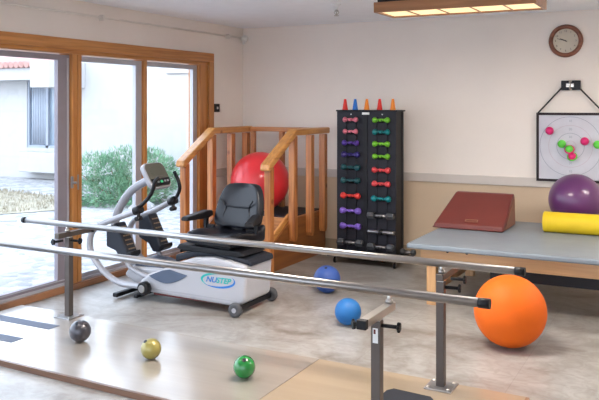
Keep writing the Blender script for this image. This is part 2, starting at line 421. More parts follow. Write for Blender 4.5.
# sprinkler
t = thing('fire_sprinkler', 'small brass and white sprinkler head hanging from the ceiling', 'sprinkler', (1.85, -1.44, RZ))
obj('escutcheon', MB().lathe([(.042, 0), (.036, -.012), (.018, -.02), (.013, -.05)], (1.85, -1.44, RZ)), 'white', t)
obj('sprinkler_head', MB().lathe([(.010, -.05), (.012, -.065), (.006, -.075), (.006, -.10)], (1.85, -1.44, RZ)).tube([(1.838, -1.44, RZ - .055), (1.828, -1.44, RZ - .075), (1.848, -1.44, RZ - .10)], .004, 8).tube([(1.862, -1.44, RZ - .055), (1.872, -1.44, RZ - .075), (1.852, -1.44, RZ - .10)], .004, 8).lathe([(.022, -.10), (.022, -.105)], (1.85, -1.44, RZ)), 'steel', t)

# ceiling fixtures: wooden frame, lens of five panels, dark box
def fixture(x0, y0, label, lens, strength=None):
    x1, y1, zb, zt = x0 + 1.235, y0 + .43, 2.28, 2.36
    t = thing('ceiling_light', label, 'ceiling light', ((x0 + x1) / 2, (y0 + y1) / 2, RZ), 'oak framed fluorescent ceiling lights')
    w = .022
    f = MB().box((x0, y0, zb), (x1, y0 + w, zt), .002).box((x0, y1 - w, zb), (x1, y1, zt), .002).box((x0, y0 + w, zb), (x0 + w, y1 - w, zt), .002).box((x1 - w, y0 + w, zb), (x1, y1 - w, zt), .002)
    fr = obj('wooden_frame', f, 'fix_x', t)
    obj('housing', MB().box((x0 + .02, y0 + .03, zt), (x1 - .02, y1 - .03, RZ)), 'black_metal', t)
    obj('lens', MB().box((x0 + w, y0 + w, zb + .012), (x1 - w, y1 - w, zb + .018)), lens, t)
    for k in range(1, 5):
        xx = x0 + 1.235 * k / 5; obj('divider', MB().box((xx - .004, y0 + w, zb + .004), (xx + .004, y1 - w, zb + .012)), 'fix_x', t)
fixture(2.40, -1.94, 'oak framed fluorescent light on the ceiling above the padded table', 'lens')
for k, (fx, fy) in enumerate(((.5, -4.5), (2.2, -3.5), (4.5, -3.2), (2.4, -7.4), (5.3, -7.4), (5.0, -1.8))):  # unseen fixtures added to brighten the room
    fixture(fx, fy, 'oak framed fluorescent ceiling light ' + ['over the left end of the parallel bars', 'over the middle of the parallel bars', 'over the right end of the parallel bars', 'farthest from the back wall beside the doors', 'farthest from the back wall on the right', 'on the right of the back wall'][k], 'lens_side' if k == 5 else 'lens_strong' if k == 1 else 'lens_rear')

# ------------------------------------------------------------------ clock
cx_, cz_, cr = 3.556, 2.158, .155
t = thing('wall_clock', 'round wooden wall clock with cream dial high on the back wall', 'clock', (cx_, 0, cz_))
fr = MB(); n = 48
fr.lathe([(cr - .006, 0), (cr, -.012), (cr - .004, -.03), (cr - .022, -.04), (cr - .038, -.03), (cr - .042, -.014), (cr - .042, 0)], (cx_, 0, cz_), 'y', n)
obj('rim', fr, 'clock_wood', t)
dl = obj('dial', MB().lathe([(cr - .04, -.014), (cr - .04, -.018)], (cx_, 0, cz_), 'y', n), 'dial', t)
for k in range(1, 13):
    a = PI / 2 - k * PI / 6
    text('numeral', str(k), .026, 'ink', (cx_ + .092 * math.cos(a), -.0185, cz_ + .092 * math.sin(a)), (PI / 2, 0, 0), dl)
def hand(ang, l, w):
    a = math.radians(90 - ang); d = V((math.cos(a), 0, math.sin(a))); c = V((cx_, -.0225, cz_))
    return MB().bar(c - d * .015, c + d * l, .002, w)
obj('hour_hand', hand(294, .055, .006), 'ink', t); obj('minute_hand', hand(287, .08, .004), 'ink', t)
obj('hub', MB().lathe([(.006, -.018), (.006, -.027)], (cx_, 0, cz_), 'y', 16), 'ink', t)

# ------------------------------------------------------------------ target on the wall
tx0, tx1, tz0, tz1 = 3.297, 3.905, .841, 1.481; tcx, tcz = 3.601, 1.172
t = thing('velcro_target', 'square cloth target with black border and rings hung on the wall above the purple ball', 'dart target', (tcx, -.03, tz0))
obj('cloth', MB().box((tx0, -.035, tz0), (tx1, -.027, tz1)), 'board', t)
b = MB()
bw = .02
b.box((tx0 - .004, -.039, tz0 - .004), (tx0 + bw, -.024, tz1 + .004)).box((tx1 - bw, -.039, tz0 - .004), (tx1 + .004, -.024, tz1 + .004))
b.box((tx0 + bw, -.039, tz0 - .004), (tx1 - bw, -.024, tz0 + bw)).box((tx0 + bw, -.039, tz1 - bw), (tx1 - bw, -.024, tz1 + .004))
obj('border', b, 'border', t)
def ring(r, w=.003, m='line'):
    mb = MB(); n = 64
    pts = []
    for k in range(n):
        a = 2 * PI * k / n
        for rr in (r - w / 2, r + w / 2):
            for yy in (-.035, -.0362): pts.append((tcx + rr * math.cos(a), yy, tcz + rr * math.sin(a)))
    fs = []
    for k in range(n):
        a, c = 4 * k, 4 * ((k + 1) % n)
        fs += [(a + 1, a + 3, c + 3, c + 1), (a, c, c + 2, a + 2), (a, a + 1, c + 1, c), (a + 2, c + 2, c + 3, a + 3)]
    mb._add(pts, fs); return obj('ring', mb, m, t)
ring(.275, .004); ring(.195, .003, 'line_pink'); ring(.122, .004); ring(.05, .003, 'line_pink')
for r_ in (.235, .158, .086):
    for s_ in (1, -1):
        o_ = text('ring_number', {.235: '10', .158: '20', .086: '30'}[r_], .03, 'line', (tcx, -.0355, tcz + s_ * r_), (PI / 2, 0, 0), t)
obj('strap', MB().bar((tx0 + .01, -.03, tz1), (3.53, -.03, 1.725), .006, .014), 'cord', t)
obj('strap', MB().bar((tx1 - .01, -.03, tz1), (3.67, -.03, 1.725), .006, .014), 'cord', t)
t2 = thing('wall_bracket', 'black wall bracket with a silver clamp holding the target strap', 'bracket', (3.6, 0, 1.69))
obj('bracket_box', MB().box((3.520, -.05, 1.695), (3.595, 0, 1.785), .004).box((3.615, -.05, 1.695), (3.690, 0, 1.785), .004).box((3.59, -.03, 1.71), (3.62, 0, 1.77)), 'black_metal', t2)
obj('clamp', MB().box((3.565, -.06, 1.722), (3.635, -.05, 1.758), .004).tube([(3.60, -.07, 1.70), (3.60, -.07, 1.785)], .007, 10), 'steel', t2)
def vball(px, pz, m, lab, m2=None):
    c = (px, -.035 - .036, pz)
    mb = MB().sphere(c, .038, 24)
    o = obj('velcro_ball', mb, m); tag(o, lab, 'ball', 'pink and green balls stuck on the target')
    if m2:
        b = MB()
        b.tube([V(c) + V((math.cos(a) * .037, math.sin(a) * .037 * .5, math.sin(a) * .033)) for a in [2 * PI * k / 24 for k in range(25)]], .009, 8)
        obj('stripe', b, m2, o)
    return o
from math import sqrt
def T(px, py):   # from the photo's measured spots to the wall plane of the target
    return (3.601 + (px - 571) * .00925, 1.481 - (py - 113) * .00956)
for px, py, m, lab, m2 in ((551.4, 130.4, 'magenta', 'pink ball stuck near the upper left corner of the target', None), (563.2, 143, 'lime_ball', 'green ball on the target just left of its centre', None),
                           (570.6, 148.2, 'lime_ball', 'green and pink striped ball at the centre of the target, upper of two', 'magenta'), (573.2, 155, 'magenta', 'pink and green striped ball just below the centre of the target', 'lime_ball'),
                           (585, 140, 'magenta', 'pink ball stuck on the target right of its centre', None), (597, 143, 'lime_ball', 'green ball stuck on the right part of the target', None)):
    x, z = T(px, py); vball(x, z, m, lab, m2)

# ------------------------------------------------------------------ practice stairs
XL0, XL1, XR0, XR1 = .225, .29, 1.135, 1.20
t = thing('practice_stairs', 'wooden practice stairs with a railed landing in the room corner', 'stairs', (.7, -.8, 0))
LZ = .45
obj('landing', MB().box((XL1 + .004, -.95, LZ - .03), (XR0 - .004, -.22, LZ), .003), 'stair_x', t)
obj('landing_mat', MB().box((XL1 + .02, -.93, LZ), (XR0 - .02, -.24, LZ + .012), .003), 'dark_grey', t)
for y0, z in ((-1.20, .30), (-1.45, .15)):
    tr = obj('tread', MB().box((XL1 + .004, y0, z - .028), (XR0 - .004, y0 + .262, z), .004), 'stair_x', t)
    obj('grip_mat', MB().box((XL1 + .03, y0 + .02, z), (XR0 - .03, y0 + .22, z + .004)), 'dark_grey', tr)
rs = MB()
for y0, z in ((-.952, .45), (-1.19, .30), (-1.44, .15)):
    rs.box((XL1 + .004, y0, max(z - .15, 0)), (XR0 - .004, y0 + .018, z - .028))
obj('riser', rs, 'stair_x', t)
prof = [(-.20, 0), (-.20, LZ - .004), (-.97, LZ - .004), (-1.42, .20), (-1.47, .14), (-1.47, 0)]
obj('side_panel', MB().prism(prof, 'x', XR0 - .004, XR0 + .014), 'stair_panel', t)
obj('side_panel', MB().prism(prof, 'x', XL1 - .014, XL1 + .004), 'stair_panel', t)
obj('stringer', MB().prism([(-.97, LZ + .05), (-.97, LZ - .06), (-1.45, .14), (-1.45, .25)], 'x', XR0 - .03, XR0 - .004, .003), 'stair_y', t)
def baluster(x0, x1, y1, zb, zt, out):
    b = MB(); y0 = y1 - .0
    b.prism([(y0, zt), (y0 + .07, zt), (y0 + .07, zb + .04 if zb > .05 else zb), (y0 + .05, zb), (y0 + .02, zb), (y0, zb + .04 if zb > .05 else zb)], 'x', x0, x1, .004)
    obj('post', b, 'stair_z', t)
for (a, bx) in ((XR0 + .016, XR1 + .016), (XL0 - .016, XL1 - .016)):
    baluster(a, bx, -1.495, 0, .985, 1)
    for y in (-1.03, -.665, -.36): baluster(a, bx, y, .24, 1.255, 1)
    xm = (a + bx) / 2
    obj('handrail', MB().prism([(-1.545, .965), (-1.535, 1.02), (-1.00, 1.325), (-.26, 1.325), (-.26, 1.262), (-1.0, 1.262), (-1.52, .955)], 'x', xm - .05, xm + .05, .012, 3), 'stair_y', t)
obj('back_rail', MB().box((XL1, -.335, 1.27), (XR1, -.265, 1.318), .008, 3), 'stair_x', t)
for x in (.30, .66, 1.05)[:2]:
    obj('post', MB().box((x, -.335, .45), (x + .05, -.285, 1.27), .004), 'stair_z', t)

o = obj('exercise_ball', MB().sphere((.64, -.70, LZ + .012 + .305), .305, 64), 'red_gloss'); tag(o, 'large glossy red exercise ball on the landing of the wooden stairs', 'exercise ball')
obj('air_plug', MB().lathe([(.012, 0), (.012, .004)], (.64, -.70, LZ + .621), 'z', 12), 'white', o)

# ------------------------------------------------------------------ dumbbell rack
rx0, rx1, ryf, ryb = 1.445, 2.07, -.55, -.33
t = thing('dumbbell_rack', 'tall black upright rack on castors holding two columns of dumbbells', 'dumbbell rack', (1.76, -.45, 0))
obj('front_panel', MB().box((rx0, ryf, .10), (rx1, ryf + .015, 1.50), .003), 'rack_panel', t)
obj('top_panel', MB().box((rx0 - .005, ryf - .015, 1.493), (rx1 + .02, ryb, 1.508), .003), 'black_metal', t)
for x in (rx0, rx1 - .02):
    obj('side_frame', MB().box((x, ryf + .015, .10), (x + .02, ryf + .05, 1.493)).box((x, ryb - .035, .10), (x + .02, ryb, 1.493)).box((x + .004, ryf + .05, .10), (x + .012, ryb - .035, 1.493)), 'black_metal', t)
obj('back_panel', MB().box((rx0 + .02, ryb - .012, .10), (rx1 - .02, ryb, 1.493)), 'black_metal', t)
obj('centre_strip', MB().box((1.735, ryf - .012, .10), (1.775, ryf, 1.49), .003), 'black_metal', t)
obj('sticker', MB().box((1.725, ryf - .018, 1.462), (1.80, ryf - .0125, 1.485)), 'white', t)
for x in (1.60, 1.93): obj('screw', MB().lathe([(.007, 0), (.005, -.004)], (x, ryf, 1.465), 'y', 10), 'steel', t)
base = obj('base', MB().box((rx0 - .04, -.70, .065), (rx1 + .06, -.62, .10), .006).box((rx0 - .02, -.62, .068), (rx1 + .04, -.22, .098), .004).box((rx1 + .04, -.50, .07), (rx1 + .13, -.42, .095), .004), 'black_metal', t)
for x in (rx0 + .03, rx1 + .03):
    for y in (-.66, -.26):
        c = obj('castor', MB().lathe([(.022, -.011), (.028, -.008), (.028, .008), (.022, .011)], (x, y, .029), 'x', 18), 'black', t)
        obj('fork', MB().box((x - .016, y - .012, .02), (x - .0125, y + .012, .066)).box((x + .0125, y - .012, .02), (x + .016, y + .012, .066)), 'steel', c)
YD = ryf - .045
LX = (1.612, 1.935)
for lx in LX:
    for s in (-1, 1): obj('upright_rod', MB().tube([(lx + s * .052, ryf - .02, .10), (lx + s * .052, ryf - .02, 1.45)], .005, 8), 'black_metal', t)
def pz(py): return 1.557 - (py - 105) * 7.43 / 760
rows = [(119.8, 131.8, 143.3, 155, 168, 181.3, 196.6, 211.8, 227.3, 243.6), (120, 131.8, 143.6, 156, 169.6, 183.2, 198, 214.6, 231, 245.6)]
KL = [['pink', 'pink', 'purple', 'navy', 'teal_dark', 'teal_dark', 'red', 'violet', 'violet', 'HEX'], ['lime', 'teal', 'lime', 'lime', 'coral', 'coral', 'bright_teal', 'HEX', 'BAR', 'HEX']]
SZ = {'pink': .155, 'lime': .175, 'purple': .175, 'navy': .19, 'teal_dark': .20, 'teal': .175, 'red': .205, 'coral': .185, 'violet': .22, 'bright_teal': .20, 'HEX': .27, 'BAR': .27}
def add_db(kind, L, hr):
    # prototype at the origin, axis along x, resting height 0 = axis
    th = bpy.data.objects.new('dumbbell', None); COL.objects.link(th); ORG[th] = V((0, 0, 0)); th.empty_display_size = .05
    if kind == 'HEX':
        hl = L * .27
        obj('handle', MB().lathe([(.013, -L / 2 + hl), (.016, -L * .1), (.018, 0), (.016, L * .1), (.013, L / 2 - hl)], (0, 0, 0), 'x', 14), 'chrome', th)
        for s in (-1, 1):
            a, b2 = sorted((s * L / 2, s * (L / 2 - hl)))
            m = MB().lathe([(hr * .8, a), (hr, a + .012), (hr, b2 - .012), (hr * .75, b2)], (0, 0, 0), 'x', 6, smooth=False)
            obj('head', m, 'hex', th)
    elif kind == 'BAR':
        obj('handle', MB().lathe([(.017, -L / 2), (.019, -L / 2 + .004), (.019, -L * .1), (.019, L * .1), (.019, L / 2 - .004), (.017, L / 2)], (0, 0, 0), 'x', 14), 'chrome', th)
        obj('collar', MB().lathe([(.020, -.018), (.030, -.012), (.030, .012), (.020, .018)], (0, 0, 0), 'x', 16), 'black', th)
    else:
        mm = 'db_' + kind; hl = L * .30
        obj('handle', MB().lathe([(.012, -L / 2 + hl), (.015, -L * .08), (.016, 0), (.015, L * .08), (.012, L / 2 - hl)], (0, 0, 0), 'x', 14), mm, th)
        for s in (-1, 1):
            a, b2 = sorted((s * L / 2, s * (L / 2 - hl)))
            pr = [(hr * .55, a), (hr * .85, a + .006), (hr, a + hl * .35), (hr * .95, b2 - hl * .4), (hr * .6, b2 - .006), (.013, b2)]
            if s == 1: pr = [(r, a + b2 - x) for r, x in pr][::-1]
            obj('head', MB().lathe(pr, (0, 0, 0), 'x', 8), mm, th)
    return th
PROTO = {}
def dumbbell(kind, loc, label, group='dumbbells on the black rack', L=None):
    L = L or SZ[kind]; hr = .026 + (L - .15) * .10 if kind not in ('HEX', 'BAR') else .036
    if (kind, L) not in PROTO:
        r = PROTO[(kind, L)] = add_db(kind, L, hr)
    else:
        src = PROTO[(kind, L)]; r = src.copy(); COL.objects.link(r)
        for ch in list(src.children):
            c = ch.copy(); COL.objects.link(c); c.parent = r
    r.location = loc; r['label'] = label; r['category'] = 'dumbbell'; r['group'] = group
    return r
CN = dict(pink='pink', lime='lime green', purple='dark purple', navy='indigo', teal_dark='dark blue-green', teal='teal', red='bright red', coral='coral red', violet='violet', bright_teal='bright teal', HEX='dark grey hex-headed')
ordn = ['top', 'second', 'third', 'fourth', 'fifth', 'sixth', 'seventh', 'eighth', 'ninth', 'bottom']
for ci in (0, 1):
    for ri in range(10):
        k = KL[ci][ri]; z = pz(rows[ci][ri]) - .0
        col_ = ('left', 'right')[ci]
        lab = ('bare chrome dumbbell bar with dark centre, ninth down in the rack right column' if k == 'BAR' else '%s dumbbell %s in the %s column of the black rack' % (CN[k], 'at the ' + ordn[ri] if ri in (0, 9) else ordn[ri] + ' down', col_))
        dumbbell(k, (LX[ci], YD - (.012 if k == 'HEX' else 0), z), lab)
        for s in (-1, 1):
            hx = LX[ci] + s * .018
            hk = MB().tube([(hx, ryf - .002, z + .0), (hx, YD + .02, z - .024), (hx, YD - .012, z - .024), (hx, YD - .03, z + .002)], .004, 6)
            obj('hook', hk, 'black_metal', t)
dumbbell('HEX', (2.16, -.455, .095 + .031), 'dark hex dumbbell lying on the rack foot near the table corner', 'dumbbells on the black rack', L=.15)

def cone(x, m, lab):
    c = MB().lathe([(.028, 0), (.030, .004), (.027, .012), (.014, .095), (.012, .108), (.007, .110), (.004, .105)], (x, -.47, 1.508), 'z', 24)
    tag(obj('marker_cone', c, m), lab, 'cone', 'small cones on top of the rack')
for x, m, lab in ((1.50, 'cone_red', 'small red plastic cone at the left end of the rack top'), (1.61, 'cone_blue', 'small blue plastic cone on top of the rack'),
                  (1.735, 'cone_orange', 'small orange cone between the blue and a red cone on the rack'), (1.872, 'cone_red', 'small red plastic cone between the two orange cones on the rack'),
                  (2.01, 'cone_orange', 'small orange cone at the right end of the rack top')):
    cone(x, m, lab)

# ------------------------------------------------------------------ treatment table
TH = .49
t = thing('treatment_table', 'low wide treatment table with grey padded top and maple frame', 'table', (3.9, -1.15, 0))
tbx = MB().box((2.65, -1.89, TH - .042), (4.95, -.37, TH), .014, 3)
obj('padded_top', tbx, 'vinyl_grey', t)
obj('apron', MB().box((2.735, -1.80, TH - .155), (4.85, -1.765, TH - .042), .003), 'table_x', t)
obj('apron', MB().box((2.735, -.56, TH - .155), (4.85, -.525, TH - .042), .003), 'table_x', t)
obj('apron', MB().box((2.735, -1.765, TH - .155), (2.77, -.56, TH - .042), .003), 'table_y', t)
obj('apron', MB().box((4.815, -1.765, TH - .155), (4.85, -.56, TH - .042), .003), 'table_y', t)
for x, y in ((2.771, -1.764), (2.771, -.636), (4.739, -1.764), (4.739, -.636)):
    obj('leg', MB().box((x, y, 0), (x + .075, y + .075, TH - .05), .004), 'table_z', t)
obj('stretcher', MB().box((2.86, -1.69, .14), (2.90, -.62, .20), .003), 'table_y', t)
obj('lower_bar', MB().box((3.25, -1.70, .235), (4.74, -1.66, .333), .003), 'black_metal', t)
for x in (2.95, 3.10): obj('bolt', MB().lathe([(.012, 0), (.009, -.008)], (x, -1.8, TH - .055), 'y', 12), 'black', t)

# maroon wedge
wx0, wx1 = 2.585, 3.195
t = thing('wedge_cushion', 'maroon vinyl wedge cushion at the back left of the grey table', 'wedge', (2.9, -.8, TH))
m3 = Matrix.Translation((0, 0, 0))
sl = MB().prism([(-1.09, TH + .002), (-1.085, TH + .045), (-.71, TH + .282), (-.66, TH + .285), (-.63, TH + .26), (-.60, TH + .002)], 'x', wx0 + .02, wx1 + .02, .014, 3)
# left edge tapers a little, as the photo shows the top narrower
for v in sl.bm.verts: 
    k = (v.co.z - TH) / .28
    if v.co.x < 2.9: v.co.x += .10 * k
obj('wedge_body', sl, 'wedge_red', t)
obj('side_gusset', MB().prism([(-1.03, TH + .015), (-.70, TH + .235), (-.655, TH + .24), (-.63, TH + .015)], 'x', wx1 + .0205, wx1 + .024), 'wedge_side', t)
hd = V((0, .375, .237)).normalized()
p0 = V((2.935, -1.085, TH + .045)) + hd * .055
nrm = V((0, -hd.z, hd.y))
mm_ = Matrix(((1, 0, 0, p0.x), (0, hd.y, nrm.y, p0.y), (0, hd.z, nrm.z, p0.z), (0, 0, 0, 1)))
hn = MB().box((-.055, -.014, -.004), (.055, -.010, .007), 0, 2, mm_).box((-.055, .010, -.004), (.055, .014, .007), 0, 2, mm_).box((-.055, -.010, -.004), (-.047, .010, .007), 0, 2, mm_).box((.047, -.010, -.004), (.055, .010, .007), 0, 2, mm_)
obj('carry_slot', hn, 'wedge_side', t)
obj('piping', MB().tube([(wx0 + .024, -1.088, TH + .012), (wx1 + .016, -1.088, TH + .012)], .006, 8), 'wedge_red', t)

# yellow roller and purple ball
o = obj('foam_roller', MB().lathe([(.078, 0), (.085, .006), (.085, .90), (.078, .906)], (3.50, -.845, TH + .085), 'x', 40), 'yellow'); tag(o, 'bright yellow foam roller lying on the grey table before the purple ball', 'roller')
o = obj('exercise_ball', MB().sphere((3.70, -.43, TH + .23), .23, 48), 'purple_ball'); tag(o, 'purple exercise ball on the grey table behind the yellow roller', 'exercise ball')

# ------------------------------------------------------------------ floor balls
def fball(x, y, z, r, m, lab, cat='ball', plug=None):
    o = obj('exercise_ball' if r > .2 else 'weighted_ball', MB().sphere((x, y, z + r), r, 48), m); tag(o, lab, cat)
    if plug:
        d = V(plug).normalized(); c = V((x, y, z + r)) + d * (r - .002)
        obj('air_plug', MB().tube([c, c + d * .004], .012, 12), 'dark_grey', o)
    return o
fball(3.574, -2.512, 0, .229, 'orange_ball', 'big orange exercise ball on the floor beside the grey table', 'exercise ball')
o = fball(1.921, -1.782, 0, .112, 'blue_ball2', 'deep blue ball on the floor nearer the dumbbell rack', plug=(.1, -.4, .9))
fball(2.451, -2.551, 0, .094, 'blue_ball', 'sky blue ball on the floor nearer the platform')
fball(1.124, -3.802, .035, .069, 'grey_ball', 'dark metallic grey ball on the platform left of the gold one', plug=(.1, -.5, .85))
fball(1.738, -3.854, .035, .061, 'gold_ball', 'small gold ball on the wooden platform', plug=(-.3, -.5, .8))
fball(2.403, -3.869, .035, .062, 'green_ball', 'small green ball on the platform near the plywood seam', plug=(.3, -.5, .8))

# ------------------------------------------------------------------ walking platform
def yfar(x): return -3.325 - (x - .1) * .0265
def ynear(x): return -4.262 - (x - .1) * .031
t = thing('walking_platform', 'low plywood walking platform with dark edge under the parallel bars', 'platform', (2, -3.8, 0))
def sheet(x0, x1, m, inset=.0):
    return MB().prism([(x0, ynear(x0) + .018), (x1, ynear(x1) + .018), (x1, yfar(x1)), (x0, yfar(x0))], 'z', 0, .035)
obj('plywood_sheet', sheet(.08, 2.632, 0), 'ply', t)
obj('plywood_sheet', sheet(2.636, 3.85, 0), 'ply2', t)
obj('edge_strip', MB().prism([(.08, ynear(.08)), (3.868, ynear(3.868)), (3.868, ynear(3.868) + .018), (.08, ynear(.08) + .018)], 'z', 0, .034), 'edge', t)
obj('edge_strip', MB().box((3.85, ynear(3.868) + .018, 0), (3.868, yfar(3.868), .034)), 'edge_y', t)
for (x0, x1, y0, y1) in ((.085, .748, -3.70, -3.602), (.085, .748, -4.02, -3.92)):
    obj('grip_strip', MB().box((x0, y0, .035), (x1, y1, .037)), 'strip', t)
b = MB().box((3.185, -3.98, .035), (3.435, -3.635, .039)); 
obj('grip_pad', MB().prism([(3.20, -3.64), (3.41, -3.66), (3.435, -3.69), (3.42, -3.97), (3.22, -3.98), (3.175, -3.94), (3.175, -3.68)], 'z', .035, .039), 'dark_grey', t)

# ------------------------------------------------------------------ parallel bars
def knob(mb, c, ax, l=.07, r=.018):
    a = V(c); d = V(ax).normalized()
    mb.tube([a, a + d * l], .009, 10)
    mb.tube([a + d * l, a + d * (l + .014)], r, 12)
    for k in range(5):
        an = 2 * PI * k / 5; u = d.cross(V((0, 0, 1))).normalized(); w = u.cross(d)
        mb.sphere(a + d * (l + .007) + (u * math.cos(an) + w * math.sin(an)) * r * .9, .0085, 8)
def bars(label, a, b, posts, arm_dir):
    a, b = V(a), V(b)
    t = thing('parallel_bar', label, 'parallel bar', (a.x, a.y, .035), 'steel parallel bars over the platform')
    d = (b - a).normalized()
    rl = obj('handrail', MB().tube([a + d * .03, b - d * .045], .0205, 20), 'chrome', t)
    obj('end_cap', MB().tube([a, a + d * .032], .0225, 20), 'black', rl)
    obj('end_cap', MB().tube([b - d * .05, b], .0225, 20), 'black', rl)
    for (px_, py_, ya, yb_, kn, st, lbl) in posts:
        p = obj('post', MB().box((px_ - .022, py_ - .022, .043), (px_ + .022, py_ + .022, .605), .003), 'post_metal', t)
        obj('inner_tube', MB().box((px_ - .0165, py_ - .0165, .60), (px_ + .0165, py_ + .0165, .615)), 'steel', p)
        bp = obj('base_plate', MB().box((px_ - .075, py_ - .075, .035), (px_ + .075, py_ + .075, .044), .002), 'plate_metal', p)
        for sx in (-1, 1):
            for sy in (-1, 1): obj('bolt', MB().lathe([(.009, 0), (.009, .005), (.005, .007)], (px_ + sx * .055, py_ + sy * .055, .044), 'z', 6, False), 'steel', p)
        ar = obj('support_arm', MB().box((px_ - .02, ya, .612), (px_ + .02, yb_, .648), .003), 'steel' if arm_dir < 0 else 'post_metal', t)
        ye = ya if arm_dir < 0 else yb_
        obj('arm_cap', MB().box((px_ - .022, min(ye, ye + arm_dir * .03), .61), (px_ + .022, max(ye, ye + arm_dir * .03), .65), .003), 'black', ar)
        yb2 = a.y + (b.y - a.y) * (px_ - a.x) / (b.x - a.x)
        s = MB().tube([(px_, yb2, .645), (px_, yb2, .70)], .011, 12).tube([(px_, yb2, .648), (px_, yb2, .664)], .017, 12)
        obj('bar_bracket', s, 'steel', t)
        for (kx, ky, kz, ax) in kn:
            m_ = MB(); knob(m_, (kx, ky, kz), ax); obj('clamp_knob', m_, 'black', p)
        if lbl:
            obj('label', MB().box((px_ - .012, py_ - .0235, .51), (px_ + .012, py_ - .022, .575)), 'white', p)
            obj('label_mark', MB().box((px_ - .008, py_ - .0242, .55), (px_ + .002, py_ - .0235, .57)), 'red_trim', p)
    return t
bars('chrome parallel bar nearer the back wall and the exercise machine', (.183, -3.405, .70), (3.858, -3.491, .70),
     [(.635, -3.40, -3.52, -3.19, [(.613, -3.44, .585, (-.2, -1, 0)), (.657, -3.40, .585, (1, .1, 0))], 0, 0),
      (3.415, -3.492, -3.525, -3.19, [(3.437, -3.49, .575, (1, .15, 0)), (3.43, -3.36, .595, (1, .1, 0))], 0, 0)], 1)
bars('chrome parallel bar nearer the viewer, crossing the whole picture low', (.10, -4.148, .70), (3.849, -4.203, .70),
     [(.60, -4.20, -4.35, -4.10, [(.622, -4.2, .585, (1, .1, 0))], 0, 0),
      (3.385, -4.345, -4.50, -4.165, [(3.407, -4.345, .585, (1, .1, 0)), (3.363, -4.37, .595, (-.6, -.5, 0))], 0, 1)], -1)

# ------------------------------------------------------------------ seated exercise machine
t = thing('recumbent_stepper', 'pale grey seated stepper with black swivel seat and swinging arms in front of the doors', 'exercise machine', (1.2, -2.5, 0))
Y0, Y1 = -2.70, -2.31
body = [(.74, .075), (1.62, .055), (1.685, .10), (1.70, .36), (1.56, .385), (1.40, .405), (1.22, .385), (1.05, .33), (.90, .255), (.78, .215), (.70, .15)]
bd = obj('body_shell', MB().prism(body, 'y', Y0, Y1, .022, 3), 'shell', t)
obj('top_cover', MB().prism([(1.02, .325), (1.2, .385), (1.40, .408), (1.56, .388), (1.715, .355), (1.705, .40), (1.55, .425), (1.40, .445), (1.2, .43), (1.02, .385)], 'y', Y0 + .045, Y1 + .005, .014, 2), 'dark_grey', t)
rb = MB()
for k in range(18):
    x = 1.06 + k * .03
    rb.box((x, Y0 + .05, .392 + .06 * math.sin(max(0, min(1, (x - 1.0) / .6)) * PI) * .75), (x + .012, Y0 + .10, .415 + .06 * math.sin(max(0, min(1, (x - 1.0) / .6)) * PI) * .55), .002)
obj('rib', rb, 'black', t)
# slate inset on the near side
ins = [(.80, .208)] + [(.80 + .36 * k / 10, .205 - .055 * math.sin(PI * k / 10) + .03 * k / 10) for k in range(1, 10)] + [(1.17, .245), (1.0, .275), (.93, .262)]
obj('side_inset', MB().prism(ins, 'y', Y0 - .006, Y0 + .004, .002), 'navy', t)
obj('bottom_trim', MB().box((.82, Y0 + .03, .052), (1.58, Y1 - .02, .07), .004), 'red_trim', t)
obj('skirt_line', MB().prism([(.78, .108), (1.62, .095), (1.62, .100), (.78, .113)], 'y', Y0 - .003, Y0 + .003), 'arm_grey', t)
# wheels and rear axle
ax = obj('rear_axle', MB().box((1.60, -2.76, .035), (1.66, -2.24, .075), .006), 'black', t)
for y in (-2.765, -2.235):
    w = obj('wheel', MB().lathe([(.035, -.02), (.052, -.014), (.055, 0), (.052, .014), (.035, .02)], (1.645, y, .055), 'y', 28), 'wheel', ax)
    obj('hub_cap', MB().lathe([(.018, -.024), (.018, -.019)], (1.645, y, .055), 'y', 16), 'arm_grey', w) if y < -2.5 else None
# front stabiliser
obj('front_stabiliser', MB().bar((.50, -2.76, .03), (.50, -2.22, .03), .05, .035, .01).bar((.47, -2.5, .05), (.80, -2.5, .07), .05, .04, .008).bar((.66, -2.70, .025), (.66, -2.22, .025), .04, .03, .01), 'black', t)
# front fairing
obj('front_fairing', MB().prism([(.46, .16), (.52, .24), (.66, .24), (.86, .25), (.80, .08), (.62, .07)], 'y', -2.60, -2.38, .02, 3), 'shell', t)
obj('deck_cover', MB().prism([(.54, .235), (.60, .30), (.74, .30), (.90, .262), (.80, .235)], 'y', -2.58, -2.37, .015, 3), 'navy', t)
# pivot hubs
for y, s in ((-2.76, -1), (-2.25, 1)):
    h = obj('pivot_hub', MB().lathe([(.045, -.03), (.052, -.022), (.052, .022), (.045, .03)], (.80, y, .12), 'y', 28), 'black', t)
    obj('hub_cap', MB().lathe([(.026, -.006), (.03, -.003), (.03, .003), (.026, .006)], (.80, y + s * .034, .12), 'y', 24), 'chrome', h)
